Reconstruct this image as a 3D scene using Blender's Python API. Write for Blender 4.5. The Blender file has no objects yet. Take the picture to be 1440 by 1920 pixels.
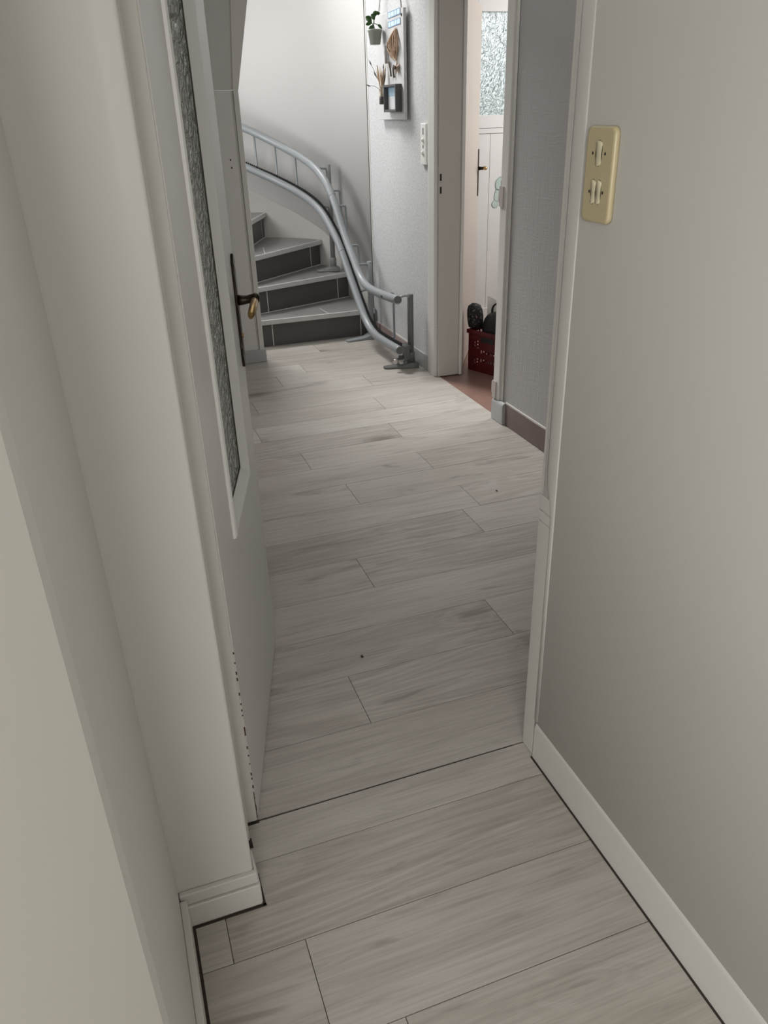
import bpy, bmesh, math, random
from mathutils import Vector, Matrix
random.seed(7)
S = bpy.context.scene
COL = S.collection

# ------------------------------------------------------------------ camera
cd = bpy.data.cameras.new('camera'); cam = bpy.data.objects.new('camera', cd); COL.objects.link(cam)
cd.sensor_fit = 'VERTICAL'; cd.sensor_height = 36.0; cd.sensor_width = 27.0
cd.lens = 1453.22 / 1920 * 36.0; cd.clip_start = 0.02
yaw, pitch, roll = math.radians(-18.9011), math.radians(-27.4292), math.radians(1.8336)
R = Matrix.Rotation(yaw, 3, 'Z') @ Matrix.Rotation(pitch, 3, 'X') @ Matrix.Rotation(roll, 3, 'Y')
rt, fw, up = R.col[0], R.col[1], R.col[2]
M = Matrix(((rt[0], up[0], -fw[0]), (rt[1], up[1], -fw[1]), (rt[2], up[2], -fw[2]))).to_4x4()
M.translation = (0, 0, 1.5)
cam.matrix_world = M
S.camera = cam

# ------------------------------------------------------------------ world, lights, exposure
S.view_settings.view_transform = 'Standard'; S.view_settings.look = 'None'
S.view_settings.exposure = 0.0; S.view_settings.gamma = 1.0; S.view_settings.use_curve_mapping = False
W = bpy.data.worlds.new('overcast_sky'); S.world = W; W.use_nodes = True
bg = W.node_tree.nodes['Background']; bg.inputs[0].default_value = (.90, .955, 1.0, 1); bg.inputs[1].default_value = 1.55

def area(name, loc, target, sx, sy, power, color=(1, 1, 1), spread=180):
    d = bpy.data.lights.new(name, 'AREA'); d.shape = 'RECTANGLE'; d.size = sx; d.size_y = sy; d.energy = power; d.color = color; d.spread = math.radians(spread)
    o = bpy.data.objects.new(name, d); COL.objects.link(o); o.location = loc
    o.rotation_euler = (Vector(target) - Vector(loc)).to_track_quat('-Z', 'Y').to_euler()
    return o
area('stair_side_fill', (-.12, 5.84, 1.60), (1.85, 5.70, 0.85), .8, 1.35, 24, (.985, .99, 1))  # added fill hidden behind the partition, evens out the stairwell wall
area('assumed_stairwell_light', (0.8, 6.55, 3.40), (1.40, 3.9, 0.8), 0.9, 0.7, 31, (1, .99, .98), 78)  # assumed light from above the stairs, out of view; the wall there is solid
area('assumed_near_room_light', (-.95, -2.0, 1.55), (0.4, 0.8, 0.8), 1.5, 1.4, 55, (1, .985, .955))  # assumed light from behind the camera, set inside the assumed window
area('near_room_side_fill', (-2.5, -1.75, 1.0), (0.83, 0.5, 0.3), 1.2, 1.2, 26, (1, .985, .96))  # added fill to brighten the low near part of the right wall
area('entry_side_fill', (3.85, 4.5, 1.9), (2.3, 4.6, 0.9), 0.7, 0.9, 33, (1, .985, .97))  # added light out of view, brightens the entry; no opening behind it
area('hall_overhead_fill', (0.95, 2.8, 2.47), (0.95, 2.8, 0), 1.1, 2.0, 7, (1, .985, .96))  # added soft fill under the ceiling to lift the hall

# ------------------------------------------------------------------ materials
def new_mat(name):
    m = bpy.data.materials.new(name); m.use_nodes = True
    return m, m.node_tree.nodes, m.node_tree.links, m.node_tree.nodes['Principled BSDF']
def mat(name, col, rough=.5, metal=0, var=0.0, vscale=6, bump=0.0, bscale=60, stretch=(1, 1, 1), spec=.5):
    m, N, L, b = new_mat(name)
    b.inputs['Roughness'].default_value = rough; b.inputs['Metallic'].default_value = metal
    b.inputs['Specular IOR Level'].default_value = spec
    b.inputs['Base Color'].default_value = (*col, 1)
    tc = N.new('ShaderNodeTexCoord')
    if var:
        n = N.new('ShaderNodeTexNoise'); n.inputs['Scale'].default_value = vscale; n.inputs['Detail'].default_value = 5
        r = N.new('ShaderNodeMixRGB'); r.inputs[1].default_value = (*[c * (1 - var) for c in col], 1); r.inputs[2].default_value = (*[min(1, c * (1 + var)) for c in col], 1)
        L.new(tc.outputs['Object'], n.inputs['Vector']); L.new(n.outputs['Fac'], r.inputs[0]); L.new(r.outputs[0], b.inputs['Base Color'])
    if bump:
        mp = N.new('ShaderNodeMapping'); mp.inputs['Scale'].default_value = stretch
        n = N.new('ShaderNodeTexNoise'); n.inputs['Scale'].default_value = bscale; n.inputs['Detail'].default_value = 3
        bp = N.new('ShaderNodeBump'); bp.inputs['Strength'].default_value = bump; bp.inputs['Distance'].default_value = .004
        L.new(tc.outputs['Object'], mp.inputs[0]); L.new(mp.outputs[0], n.inputs['Vector']); L.new(n.outputs['Fac'], bp.inputs['Height']); L.new(bp.outputs[0], b.inputs['Normal'])
    return m

WARM = mat('warm_white_paint', (.60, .585, .55), .45, var=.015, vscale=3, bump=.06, bscale=25)
TRIMW = mat('white_gloss_trim', (.63, .62, .585), .35, var=.02, vscale=5, bump=.05, bscale=18)
DOORW = mat('white_door_paint', (.70, .695, .675), .38, var=.015, vscale=4, bump=.03, bscale=20)
CREAM = mat('cream_stairwell_paint', (.63, .625, .61), .55, var=.015, vscale=2, bump=.04, bscale=15)
SKIRT = mat('cream_skirt_plaster', (.46, .45, .42), .6, var=.07, vscale=5, bump=.15, bscale=18)
PARTI = mat('grey_white_partition_paint', (.66, .645, .625), .5, var=.01, vscale=3)
SOFF = mat('stair_soffit_paint', (.60, .595, .575), .55, var=.01, vscale=3)
CEIL = mat('white_ceiling_paint', (.80, .79, .77), .7)
GREYB = mat('grey_baseboard', (.42, .43, .43), .4, var=.05, vscale=9)
BROWNB = mat('brown_glazed_tile', (.135, .092, .088), .28, var=.22, vscale=9)
MAUVEB = mat('mauve_tile', (.40, .31, .30), .35, var=.15, vscale=12)
DARK = mat('dark_gap', (.035, .028, .022), .9)
STEEL = mat('grey_painted_steel', (.27, .29, .30), .36, metal=.0)
STEELD = mat('dark_grey_painted_steel', (.11, .115, .115), .42)
RACK = mat('black_rack', (.02, .02, .02), .5)
CHROME = mat('zinc_steel', (.55, .54, .52), .25, metal=.9)
TREAD = mat('grey_tread_tile', (.225, .222, .215), .35, var=.22, vscale=7, bump=.04, bscale=30)
RISER = mat('charcoal_riser_tile', (.085, .083, .081), .42, var=.16, vscale=9, bump=.05, bscale=40)
GROUT = mat('pale_grout', (.60, .59, .56), .7)
NOSE = mat('aluminium_nosing', (.58, .58, .575), .4, metal=.1)
BRONZE = mat('aged_bronze', (.032, .022, .015), .35, metal=.75, var=.5, vscale=60)
BRASS = mat('worn_brass', (.36, .24, .10), .28, metal=.9)
IVORY = mat('ivory_plastic', (.55, .47, .285), .32, var=.03, vscale=12)
IVORY2 = mat('pale_ivory_plastic', (.62, .565, .40), .3)
WHITEP = mat('white_plastic', (.78, .77, .75), .35)
BLACK = mat('black_plastic', (.012, .012, .012), .4)
BOARDW = mat('white_board', (.56, .56, .56), .5, var=.02, vscale=20)
ROPE = mat('pale_cord', (.62, .59, .55), .8)
GREYPOT = mat('grey_green_pot', (.30, .32, .28), .5)
LEAF = mat('dark_green_leaf', (.035, .10, .02), .35, var=.4, vscale=30)
STEM = mat('brown_stem', (.05, .045, .03), .7)
STRAW = mat('dried_straw', (.62, .46, .29), .8, var=.25, vscale=50)
STRAWD = mat('dark_dried_grass', (.11, .085, .065), .8)
RAFFIA = mat('raffia', (.50, .36, .25), .8, var=.35, vscale=45)
DRIFT = mat('grey_driftwood', (.46, .44, .42), .8, var=.35, vscale=35)
SHELLB = mat('beige_star', (.38, .28, .21), .75, var=.35, vscale=50)
FRAMEG = mat('dark_grey_frame', (.07, .07, .07), .4)
RED = mat('red_plastic', (.085, .005, .007), .35)
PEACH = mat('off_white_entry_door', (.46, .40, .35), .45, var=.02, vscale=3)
PVC = mat('white_front_door', (.74, .735, .72), .4)
PAPER = mat('white_paper', (.80, .80, .78), .7)
CACT = mat('pale_green_sticker', (.47, .57, .53), .6, var=.12, vscale=25)
CACTD = mat('dark_green_outline', (.26, .36, .33), .6)
HEDGE = mat('hedge_leaves', (.10, .17, .05), .7, var=.6, vscale=8)
GROUND = mat('outside_paving', (.40, .40, .38), .8)
HOUSE = mat('pale_render', (.65, .62, .58), .8)

def textured_wall():
    m, N, L, b = new_mat('speckled_hall_paper'); b.inputs['Roughness'].default_value = .6
    tc = N.new('ShaderNodeTexCoord'); n = N.new('ShaderNodeTexNoise'); n.inputs['Scale'].default_value = 95; n.inputs['Detail'].default_value = 4
    r = N.new('ShaderNodeValToRGB'); r.color_ramp.elements[0].position = .36; r.color_ramp.elements[1].position = .62
    r.color_ramp.elements[0].color = (.47, .476, .48, 1); r.color_ramp.elements[1].color = (.60, .606, .61, 1)
    bp = N.new('ShaderNodeBump'); bp.inputs['Strength'].default_value = .35; bp.inputs['Distance'].default_value = .003
    L.new(tc.outputs['Object'], n.inputs['Vector']); L.new(n.outputs['Fac'], r.inputs[0]); L.new(r.outputs[0], b.inputs['Base Color'])
    L.new(n.outputs['Fac'], bp.inputs['Height']); L.new(bp.outputs[0], b.inputs['Normal'])
    return m
SPECK = textured_wall()
def linen():
    m, N, L, b = new_mat('lilac_grey_linen_wallpaper'); b.inputs['Roughness'].default_value = .6
    b.inputs['Base Color'].default_value = (.40, .388, .388, 1)
    tc = N.new('ShaderNodeTexCoord'); hs = []
    for sc in ((60, 14, 130), (60, 130, 9)):
        mp = N.new('ShaderNodeMapping'); mp.inputs['Scale'].default_value = sc
        n = N.new('ShaderNodeTexNoise'); n.inputs['Scale'].default_value = 1.0; n.inputs['Detail'].default_value = 2
        L.new(tc.outputs['Object'], mp.inputs[0]); L.new(mp.outputs[0], n.inputs['Vector']); hs.append(n)
    mx = N.new('ShaderNodeMath'); mx.operation = 'MAXIMUM'; L.new(hs[0].outputs['Fac'], mx.inputs[0]); L.new(hs[1].outputs['Fac'], mx.inputs[1])
    bp = N.new('ShaderNodeBump'); bp.inputs['Strength'].default_value = .55; bp.inputs['Distance'].default_value = .004
    L.new(mx.outputs[0], bp.inputs['Height']); L.new(bp.outputs[0], b.inputs['Normal'])
    return m
LINEN = linen()

def laminate():
    m, N, L, b = new_mat('greige_oak_laminate')
    b.inputs['Specular IOR Level'].default_value = .4
    tc = N.new('ShaderNodeTexCoord'); at = N.new('ShaderNodeAttribute'); at.attribute_name = 'plank'
    sep = N.new('ShaderNodeSeparateColor'); L.new(at.outputs['Color'], sep.inputs[0])
    off = N.new('ShaderNodeCombineXYZ')
    k1 = N.new('ShaderNodeMath'); k1.operation = 'MULTIPLY'; k1.inputs[1].default_value = 37.0; L.new(sep.outputs[1], k1.inputs[0])
    k2 = N.new('ShaderNodeMath'); k2.operation = 'MULTIPLY'; k2.inputs[1].default_value = 53.0; L.new(sep.outputs[2], k2.inputs[0])
    L.new(k1.outputs[0], off.inputs[0]); L.new(k2.outputs[0], off.inputs[1]); L.new(k1.outputs[0], off.inputs[2])
    add = N.new('ShaderNodeVectorMath'); L.new(tc.outputs['Object'], add.inputs[0]); L.new(off.outputs[0], add.inputs[1])
    def noise(scale, st, det=4, dist=0.0):
        mp = N.new('ShaderNodeMapping'); mp.inputs['Scale'].default_value = st; L.new(add.outputs[0], mp.inputs[0])
        n = N.new('ShaderNodeTexNoise'); n.inputs['Scale'].default_value = scale; n.inputs['Detail'].default_value = det; n.inputs['Distortion'].default_value = dist
        L.new(mp.outputs[0], n.inputs['Vector']); return n
    broad = noise(2.2, (.55, 2.6, 1), 3, .6)
    fine = noise(13, (.42, 13, 1), 6, .25)
    streak = noise(3.4, (.7, 9.0, 1), 6, 1.0)
    knot = noise(2.3, (1.0, 4.2, 1), 5, 1.6)
    # cathedral grain: contour lines of a stretched noise
    cn = noise(1.7, (.42, 3.2, 1), 1, .25); sc_ = N.new('ShaderNodeMath'); sc_.operation = 'MULTIPLY'; sc_.inputs[1].default_value = 95.0; L.new(cn.outputs['Fac'], sc_.inputs[0])
    wv = N.new('ShaderNodeMath'); wv.operation = 'SINE'; L.new(sc_.outputs[0], wv.inputs[0])
    def ramp(src, p0, c0, p1, c1):
        r = N.new('ShaderNodeValToRGB'); r.color_ramp.elements[0].position = p0; r.color_ramp.elements[1].position = p1
        r.color_ramp.elements[0].color = (*c0, 1); r.color_ramp.elements[1].color = (*c1, 1); L.new(src, r.inputs[0]); return r
    vmp = N.new('ShaderNodeMapping'); vmp.inputs['Scale'].default_value = (1.25, 3.1, 1); vd = N.new('ShaderNodeMixRGB'); vd.blend_type = 'ADD'; vd.inputs[0].default_value = .10
    L.new(add.outputs[0], vd.inputs[1]); L.new(streak.outputs['Color'], vd.inputs[2]); L.new(vd.outputs[0], vmp.inputs[0])
    vor = N.new('ShaderNodeTexVoronoi'); vor.inputs['Scale'].default_value = 1.0; L.new(vmp.outputs[0], vor.inputs['Vector'])
    f5 = ramp(vor.outputs['Distance'], .02, (.42, .39, .36), .15, (1, 1, 1))
    vsin = N.new('ShaderNodeMath'); vsin.operation = 'SINE'; vml = N.new('ShaderNodeMath'); vml.operation = 'MULTIPLY'; vml.inputs[1].default_value = 150.0
    L.new(vor.outputs['Distance'], vml.inputs[0]); L.new(vml.outputs[0], vsin.inputs[0])
    vnear = ramp(vor.outputs['Distance'], .10, (1, 1, 1), .26, (0, 0, 0))
    base = ramp(broad.outputs['Fac'], .3, (.49, .458, .416), .7, (.565, .538, .50))
    def mul(a, bsock, fac):
        x = N.new('ShaderNodeMixRGB'); x.blend_type = 'MULTIPLY'; x.inputs[0].default_value = fac; L.new(a, x.inputs[1]); L.new(bsock, x.inputs[2]); return x.outputs[0]
    f1 = ramp(fine.outputs['Fac'], .32, (.80, .79, .78), .6, (1, 1, 1))
    f2 = ramp(streak.outputs['Fac'], .34, (.70, .68, .66), .52, (1, 1, 1))
    f3 = ramp(knot.outputs['Fac'], .27, (.42, .40, .38), .40, (1, 1, 1))
    f4 = ramp(wv.outputs[0], .0, (.90, .89, .88), .6, (1, 1, 1))
    tone = ramp(sep.outputs[0], 0, (.88, .87, .86), 1, (1.0, 1.0, 1.0))
    c = mul(base.outputs[0], f1.outputs[0], .75); c = mul(c, f2.outputs[0], .42); c = mul(c, f3.outputs[0], .55); c = mul(c, f5.outputs[0], .9)
    vring = ramp(vsin.outputs[0], .0, (.88, .87, .86), .7, (1, 1, 1)); vx = N.new('ShaderNodeMixRGB'); vx.blend_type = 'MULTIPLY'
    L.new(vnear.outputs[0], vx.inputs[0]); L.new(c, vx.inputs[1]); L.new(vring.outputs[0], vx.inputs[2]); c = vx.outputs[0]
    wm = N.new('ShaderNodeMath'); wm.operation = 'GREATER_THAN'; wm.inputs[1].default_value = .55; L.new(sep.outputs[2], wm.inputs[0])
    x = N.new('ShaderNodeMixRGB'); x.blend_type = 'MULTIPLY'; L.new(wm.outputs[0], x.inputs[0]); L.new(c, x.inputs[1]); L.new(f4.outputs[0], x.inputs[2]); c = x.outputs[0]
    c = mul(c, tone.outputs[0], 1.0); L.new(c, b.inputs['Base Color'])
    rr = ramp(fine.outputs['Fac'], .3, (.44, .44, .44), .7, (.33, .33, .33)); L.new(rr.outputs[0], b.inputs['Roughness'])
    bp = N.new('ShaderNodeBump'); bp.inputs['Strength'].default_value = .10; bp.inputs['Distance'].default_value = .002
    L.new(fine.outputs['Fac'], bp.inputs['Height']); L.new(bp.outputs[0], b.inputs['Normal'])
    return m
LAM = laminate()

def terracotta():
    m, N, L, b = new_mat('mottled_terracotta_tile'); b.inputs['Roughness'].default_value = .32
    tc = N.new('ShaderNodeTexCoord'); br = N.new('ShaderNodeTexBrick'); br.offset = 0
    br.inputs['Scale'].default_value = 1; br.inputs['Brick Width'].default_value = .33; br.inputs['Row Height'].default_value = .33; br.inputs['Mortar Size'].default_value = .004
    br.inputs['Color1'].default_value = (.235, .145, .125, 1); br.inputs['Color2'].default_value = (.265, .165, .14, 1); br.inputs['Mortar'].default_value = (.22, .16, .14, 1)
    n = N.new('ShaderNodeTexNoise'); n.inputs['Scale'].default_value = 9; n.inputs['Detail'].default_value = 6
    r = N.new('ShaderNodeValToRGB'); r.color_ramp.elements[0].color = (.7, .66, .62, 1); r.color_ramp.elements[1].color = (1.25, 1.2, 1.15, 1)
    x = N.new('ShaderNodeMixRGB'); x.blend_type = 'MULTIPLY'; x.inputs[0].default_value = 1
    L.new(tc.outputs['Object'], br.inputs['Vector']); L.new(tc.outputs['Object'], n.inputs['Vector']); L.new(n.outputs['Fac'], r.inputs[0])
    L.new(br.outputs['Color'], x.inputs[1]); L.new(r.outputs[0], x.inputs[2]); L.new(x.outputs[0], b.inputs['Base Color'])
    return m
TERRA = terracotta()

def reeded_glass():
    m, N, L, b = new_mat('crinkled_cast_glass')
    tc = N.new('ShaderNodeTexCoord'); mp = N.new('ShaderNodeMapping'); mp.inputs['Scale'].default_value = (20, 1, 30)
    n = N.new('ShaderNodeTexNoise'); n.inputs['Scale'].default_value = 1.5; n.inputs['Detail'].default_value = 3; n.inputs['Distortion'].default_value = .8
    L.new(tc.outputs['Object'], mp.inputs[0]); L.new(mp.outputs[0], n.inputs['Vector'])
    bp = N.new('ShaderNodeBump'); bp.inputs['Strength'].default_value = 1.0; bp.inputs['Distance'].default_value = .08
    L.new(n.outputs['Fac'], bp.inputs['Height']); L.new(bp.outputs[0], b.inputs['Normal'])
    b.inputs['Base Color'].default_value = (.80, .84, .80, 1); b.inputs['Roughness'].default_value = .10
    b.inputs['Transmission Weight'].default_value = .25; b.inputs['IOR'].default_value = 1.5; b.inputs['Specular IOR Level'].default_value = 1.0
    return m
GLASS = reeded_glass()
def front_glass():
    m, N, L, b = new_mat('hammered_front_glass')
    tc = N.new('ShaderNodeTexCoord'); n = N.new('ShaderNodeTexNoise'); n.inputs['Scale'].default_value = 26; n.inputs['Detail'].default_value = 2; n.inputs['Distortion'].default_value = 1.6
    mp = N.new('ShaderNodeMapping'); mp.inputs['Rotation'].default_value = (0, .7, 0); mp.inputs['Scale'].default_value = (1.5, 1, .8)
    L.new(tc.outputs['Object'], mp.inputs[0]); L.new(mp.outputs[0], n.inputs['Vector'])
    bp = N.new('ShaderNodeBump'); bp.inputs['Strength'].default_value = 1; bp.inputs['Distance'].default_value = .02
    L.new(n.outputs['Fac'], bp.inputs['Height'])
    rf = N.new('ShaderNodeBsdfRefraction'); rf.inputs['IOR'].default_value = 1.5; rf.inputs['Roughness'].default_value = .04; L.new(bp.outputs[0], rf.inputs['Normal'])
    tr = N.new('ShaderNodeBsdfTranslucent'); tr.inputs['Color'].default_value = (.88, .92, .92, 1)
    mx = N.new('ShaderNodeMixShader'); mx.inputs[0].default_value = .22
    L.new(rf.outputs[0], mx.inputs[1]); L.new(tr.outputs[0], mx.inputs[2])
    gl = N.new('ShaderNodeBsdfGlossy'); gl.inputs['Roughness'].default_value = .1; L.new(bp.outputs[0], gl.inputs['Normal'])
    m2 = N.new('ShaderNodeMixShader'); m2.inputs[0].default_value = .06; L.new(mx.outputs[0], m2.inputs[1]); L.new(gl.outputs[0], m2.inputs[2])
    L.new(m2.outputs[0], N['Material Output'].inputs[0])
    return m
FGLASS = front_glass()
def jar_glass():
    m, N, L, b = new_mat('clear_vase_glass'); b.inputs['Base Color'].default_value = (.9, .88, .82, 1); b.inputs['Roughness'].default_value = .05; b.inputs['Transmission Weight'].default_value = .9
    return m
VGLASS = jar_glass()
def bag_fabric():
    m, N, L, b = new_mat('black_printed_fabric'); b.inputs['Roughness'].default_value = .75
    tc = N.new('ShaderNodeTexCoord'); v = N.new('ShaderNodeTexVoronoi'); v.inputs['Scale'].default_value = 55
    r = N.new('ShaderNodeValToRGB'); r.color_ramp.interpolation = 'CONSTANT'
    r.color_ramp.elements[0].color = (.22, .13, .12, 1); r.color_ramp.elements[1].position = .21; r.color_ramp.elements[1].color = (.008, .008, .009, 1)
    L.new(tc.outputs['Object'], v.inputs['Vector']); L.new(v.outputs['Distance'], r.inputs[0]); L.new(r.outputs[0], b.inputs['Base Color'])
    return m
BAGF = bag_fabric()
BAGB = mat('black_leatherette', (.009, .009, .010), .5, bump=.2, bscale=40)
def sea_picture():
    m, N, L, b = new_mat('seaside_print'); b.inputs['Roughness'].default_value = .3
    tc = N.new('ShaderNodeTexCoord'); sp = N.new('ShaderNodeSeparateXYZ'); L.new(tc.outputs['Generated'], sp.inputs[0])
    r = N.new('ShaderNodeValToRGB'); e = r.color_ramp.elements
    e[0].position = 0; e[0].color = (.66, .65, .62, 1); e[1].position = 1; e[1].color = (.33, .52, .66, 1)
    for p, c in ((.58, (.62, .66, .68)), (.62, (.28, .40, .50)), (.65, (.45, .62, .73))):
        k = e.new(p); k.color = (*c, 1)
    n = N.new('ShaderNodeTexNoise'); n.inputs['Scale'].default_value = 40; n.inputs['Detail'].default_value = 3; L.new(tc.outputs['Object'], n.inputs['Vector'])
    x = N.new('ShaderNodeMixRGB'); x.blend_type = 'OVERLAY'; x.inputs[0].default_value = .35
    L.new(sp.outputs[2], r.inputs[0]); L.new(r.outputs[0], x.inputs[1]); L.new(n.outputs['Fac'], x.inputs[2]); L.new(x.outputs[0], b.inputs['Base Color'])
    return m
SEA = sea_picture()
BLUEM = mat('pale_blue_print', (.55, .70, .80), .6, var=.25, vscale=60)
BLUED = mat('blue_ink', (.14, .27, .48), .6)

# ------------------------------------------------------------------ mesh helpers
def bx(bm, x0, x1, y0, y1, z0, z1):
    vs = [bm.verts.new((x, y, z)) for z in (z0, z1) for y in (y0, y1) for x in (x0, x1)]
    for f in ((0, 2, 3, 1), (4, 5, 7, 6), (0, 1, 5, 4), (2, 6, 7, 3), (0, 4, 6, 2), (1, 3, 7, 5)):
        bm.faces.new([vs[i] for i in f])
def prism(bm, pts, z0, z1, axis='z'):
    def P(a, b, c):
        return {'z': (a, b, c), 'y': (a, c, b), 'x': (c, a, b)}[axis]
    lo = [bm.verts.new(P(a, b, z0)) for a, b in pts]; hi = [bm.verts.new(P(a, b, z1)) for a, b in pts]
    n = len(pts); bm.faces.new(lo[::-1]); bm.faces.new(hi)
    for i in range(n):
        bm.faces.new((lo[i], lo[(i + 1) % n], hi[(i + 1) % n], hi[i]))
def tube(bm, path, r, n=12, cap=True, flat=None):
    path = [Vector(p) for p in path]; rings = []; ref = None
    for i, p in enumerate(path):
        t = (path[min(i + 1, len(path) - 1)] - path[max(i - 1, 0)]).normalized()
        if ref is None:
            ref = Vector((0, 0, 1)) if abs(t.z) < .9 else Vector((0, 1, 0))
        u = (ref - t * ref.dot(t)).normalized(); ref = u; v = t.cross(u)
        ri = r[i] if isinstance(r, (list, tuple)) else r
        rings.append([bm.verts.new(p + ri * (math.cos(2 * math.pi * k / n) * u + math.sin(2 * math.pi * k / n) * v * (flat or 1))) for k in range(n)])
    fs = []
    for a, b in zip(rings[:-1], rings[1:]):
        for k in range(n):
            f = bm.faces.new((a[k], a[(k + 1) % n], b[(k + 1) % n], b[k])); f.smooth = True; fs.append(f)
    if cap:
        bm.faces.new(rings[0][::-1]); bm.faces.new(rings[-1])
def lathe(bm, prof, n=24, c=(0, 0, 0), close=True):
    rings = [[bm.verts.new((c[0] + r * math.cos(2 * math.pi * k / n), c[1] + r * math.sin(2 * math.pi * k / n), c[2] + z)) for k in range(n)] for r, z in prof]
    for a, b in zip(rings[:-1], rings[1:]):
        for k in range(n):
            f = bm.faces.new((a[k], a[(k + 1) % n], b[(k + 1) % n], b[k])); f.smooth = True
    if close:
        bm.faces.new(rings[0][::-1]); bm.faces.new(rings[-1])
def ball(bm, c, rx, ry, rz, u=16, v=10):
    r = bmesh.ops.create_uvsphere(bm, u_segments=u, v_segments=v, radius=1)
    for w in r['verts']:
        w.co = Vector((c[0] + w.co.x * rx, c[1] + w.co.y * ry, c[2] + w.co.z * rz))
        for f in w.link_faces: f.smooth = True
def crom(P, n=8):
    P = [Vector(p) for p in P]; P = [2 * P[0] - P[1]] + P + [2 * P[-1] - P[-2]]; out = []
    for i in range(1, len(P) - 2):
        a, b, c, d = P[i - 1:i + 3]
        for k in range(n):
            t = k / n
            out.append(.5 * ((2 * b) + (-a + c) * t + (2 * a - 5 * b + 4 * c - d) * t * t + (-a + 3 * b - 3 * c + d) * t ** 3))
    return out + [P[-2]]
def obj(name, bm, m, parent=None, bevel=0, seg=2, recalc=True):
    if recalc: bmesh.ops.recalc_face_normals(bm, faces=bm.faces)
    me = bpy.data.meshes.new(name); bm.to_mesh(me); bm.free()
    for x in (m if isinstance(m, (list, tuple)) else [m]): me.materials.append(x)
    o = bpy.data.objects.new(name, me); COL.objects.link(o)
    if parent: o.parent = parent
    if bevel:
        b = o.modifiers.new('bevel', 'BEVEL'); b.width = bevel; b.segments = seg; b.limit_method = 'ANGLE'; b.angle_limit = math.radians(40)
        me.polygons.foreach_set('use_smooth', [True] * len(me.polygons))
        w = o.modifiers.new('wn', 'WEIGHTED_NORMAL'); w.keep_sharp = False
    return o
def nb(): return bmesh.new()
def box_obj(name, x0, x1, y0, y1, z0, z1, m, parent=None, bevel=0):
    bm = nb(); bx(bm, x0, x1, y0, y1, z0, z1); return obj(name, bm, m, parent, bevel)
def tag(o, label, cat, group=None):
    o['label'] = label; o['category'] = cat
    if group: o['group'] = group
    return o
def thing(name, label, cat, loc=(0, 0, 0), rotz=0, group=None):
    o = bpy.data.objects.new(name, None); COL.objects.link(o); o.empty_display_size = .1
    o.location = loc; o.rotation_euler = (0, 0, rotz); return tag(o, label, cat, group)
def struct(o, label=None):
    o['kind'] = 'structure'
    if label: o['label'] = label
    return o

# ------------------------------------------------------------------ floor: individual planks with real joints
def make_floor():
    bm = nb(); lay = bm.loops.layers.color.new('plank'); g = .0009
    LEN = 1.285
    rows = [(-2.6 + .2143 * k, -2.6 + .2143 * (k + 1), None) for k in range(15)]
    rows = [(a, b, j) for a, b, j in rows if b < .60]
    y = rows[-1][1]
    rows += [(y, .799, .284), (.799, 1.014, .1475), (1.014, 1.228, .0015), (1.228, 1.3425, -.2)]
    jo = {0: 1.05, 1: .477, 2: 1.034, 3: .10, 4: .71, 5: 1.247, 6: .05, 7: .867, 8: 1.302, 9: .767, 10: 1.308, 11: .62, 12: 1.372, 13: .69, 14: 1.446, 15: .93, 16: 1.14, 17: .76, 18: 1.35, 19: .6}
    yy = [1.347] + [1.345 + .2143 * k for k in range(1, 21)]
    rows += [(yy[k], yy[k + 1], jo[k]) for k in range(20)]
    for (y0, y1, j) in rows:
        if j is None: j = random.uniform(-1, .3)
        x = j
        while x > -2.6: x -= LEN
        while x < 1.885:
            a, b = max(x, -2.6), min(x + LEN, 1.885)
            if b - a > .01:
                n0 = len(bm.faces); bx(bm, a + g, b - g, y0 + g, y1 - g, -.008, 0)
                c = (random.random(), random.random(), random.random(), 1)
                bm.faces.ensure_lookup_table()
                for f in bm.faces[n0:]:
                    for l in f.loops: l[lay] = c
            x += LEN
    n0 = len(bm.faces); bx(bm, -2.7, 1.885, -2.7, 5.7, -.06, -.0045); bm.faces.ensure_lookup_table()
    for f in bm.faces[n0:]: f.material_index = 1
    return struct(obj('floor', bm, [LAM, mat('plank_seam', (.26, .225, .175), .8)]), 'pale greige oak laminate planks running across the hallway')
make_floor()
struct(box_obj('floor_entry', 1.885, 4.2, 2.4, 5.6, -.06, -.006, TERRA), 'reddish brown tiles beyond the doorway in the hall')
struct(box_obj('trim_1', .0, .8, 1.3424, 1.3472, -.0043, -.0035, DARK), 'dark gap between planks at the first doorway')

# ------------------------------------------------------------------ near passage walls
bm = nb()   # wall at right with its rounded end, solid block up to the hall
r = .012
arc = [(.83 + r - r * math.cos(t), 1.345 - r + r * math.sin(t)) for t in [k * math.pi / 2 / 8 for k in range(9)]]
prism(bm, [(.83, -2.6), *arc, (2.02, 1.345), (2.02, -2.6)], .0, 2.5)
for f in bm.faces: f.smooth = abs(f.normal.z) < .5
struct(obj('wall_right', bm, WARM, bevel=.0), 'white wall with the ivory switch')
bm = nb()   # flat corner strip, cut into pieces below the old repair
for z0, z1 in ((.001, .668), (.671, .694), (.697, .733), (.735, 2.5)):
    prism(bm, [(.8315, 1.296), (.8285 if z0 < .7 else .8305, 1.300), (.8285 if z0 < .7 else .8305, 1.3455), (.8335, 1.3475), (.89, 1.3475), (.89, 1.296)], z0, z1)
struct(obj('trim_2', bm, WARM, bevel=.0012), 'flat corner strip with cut lines beside the switch wall')
bm = nb()   # softly rounded ridge beside the strip, flaring above the repair
rows = []
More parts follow.
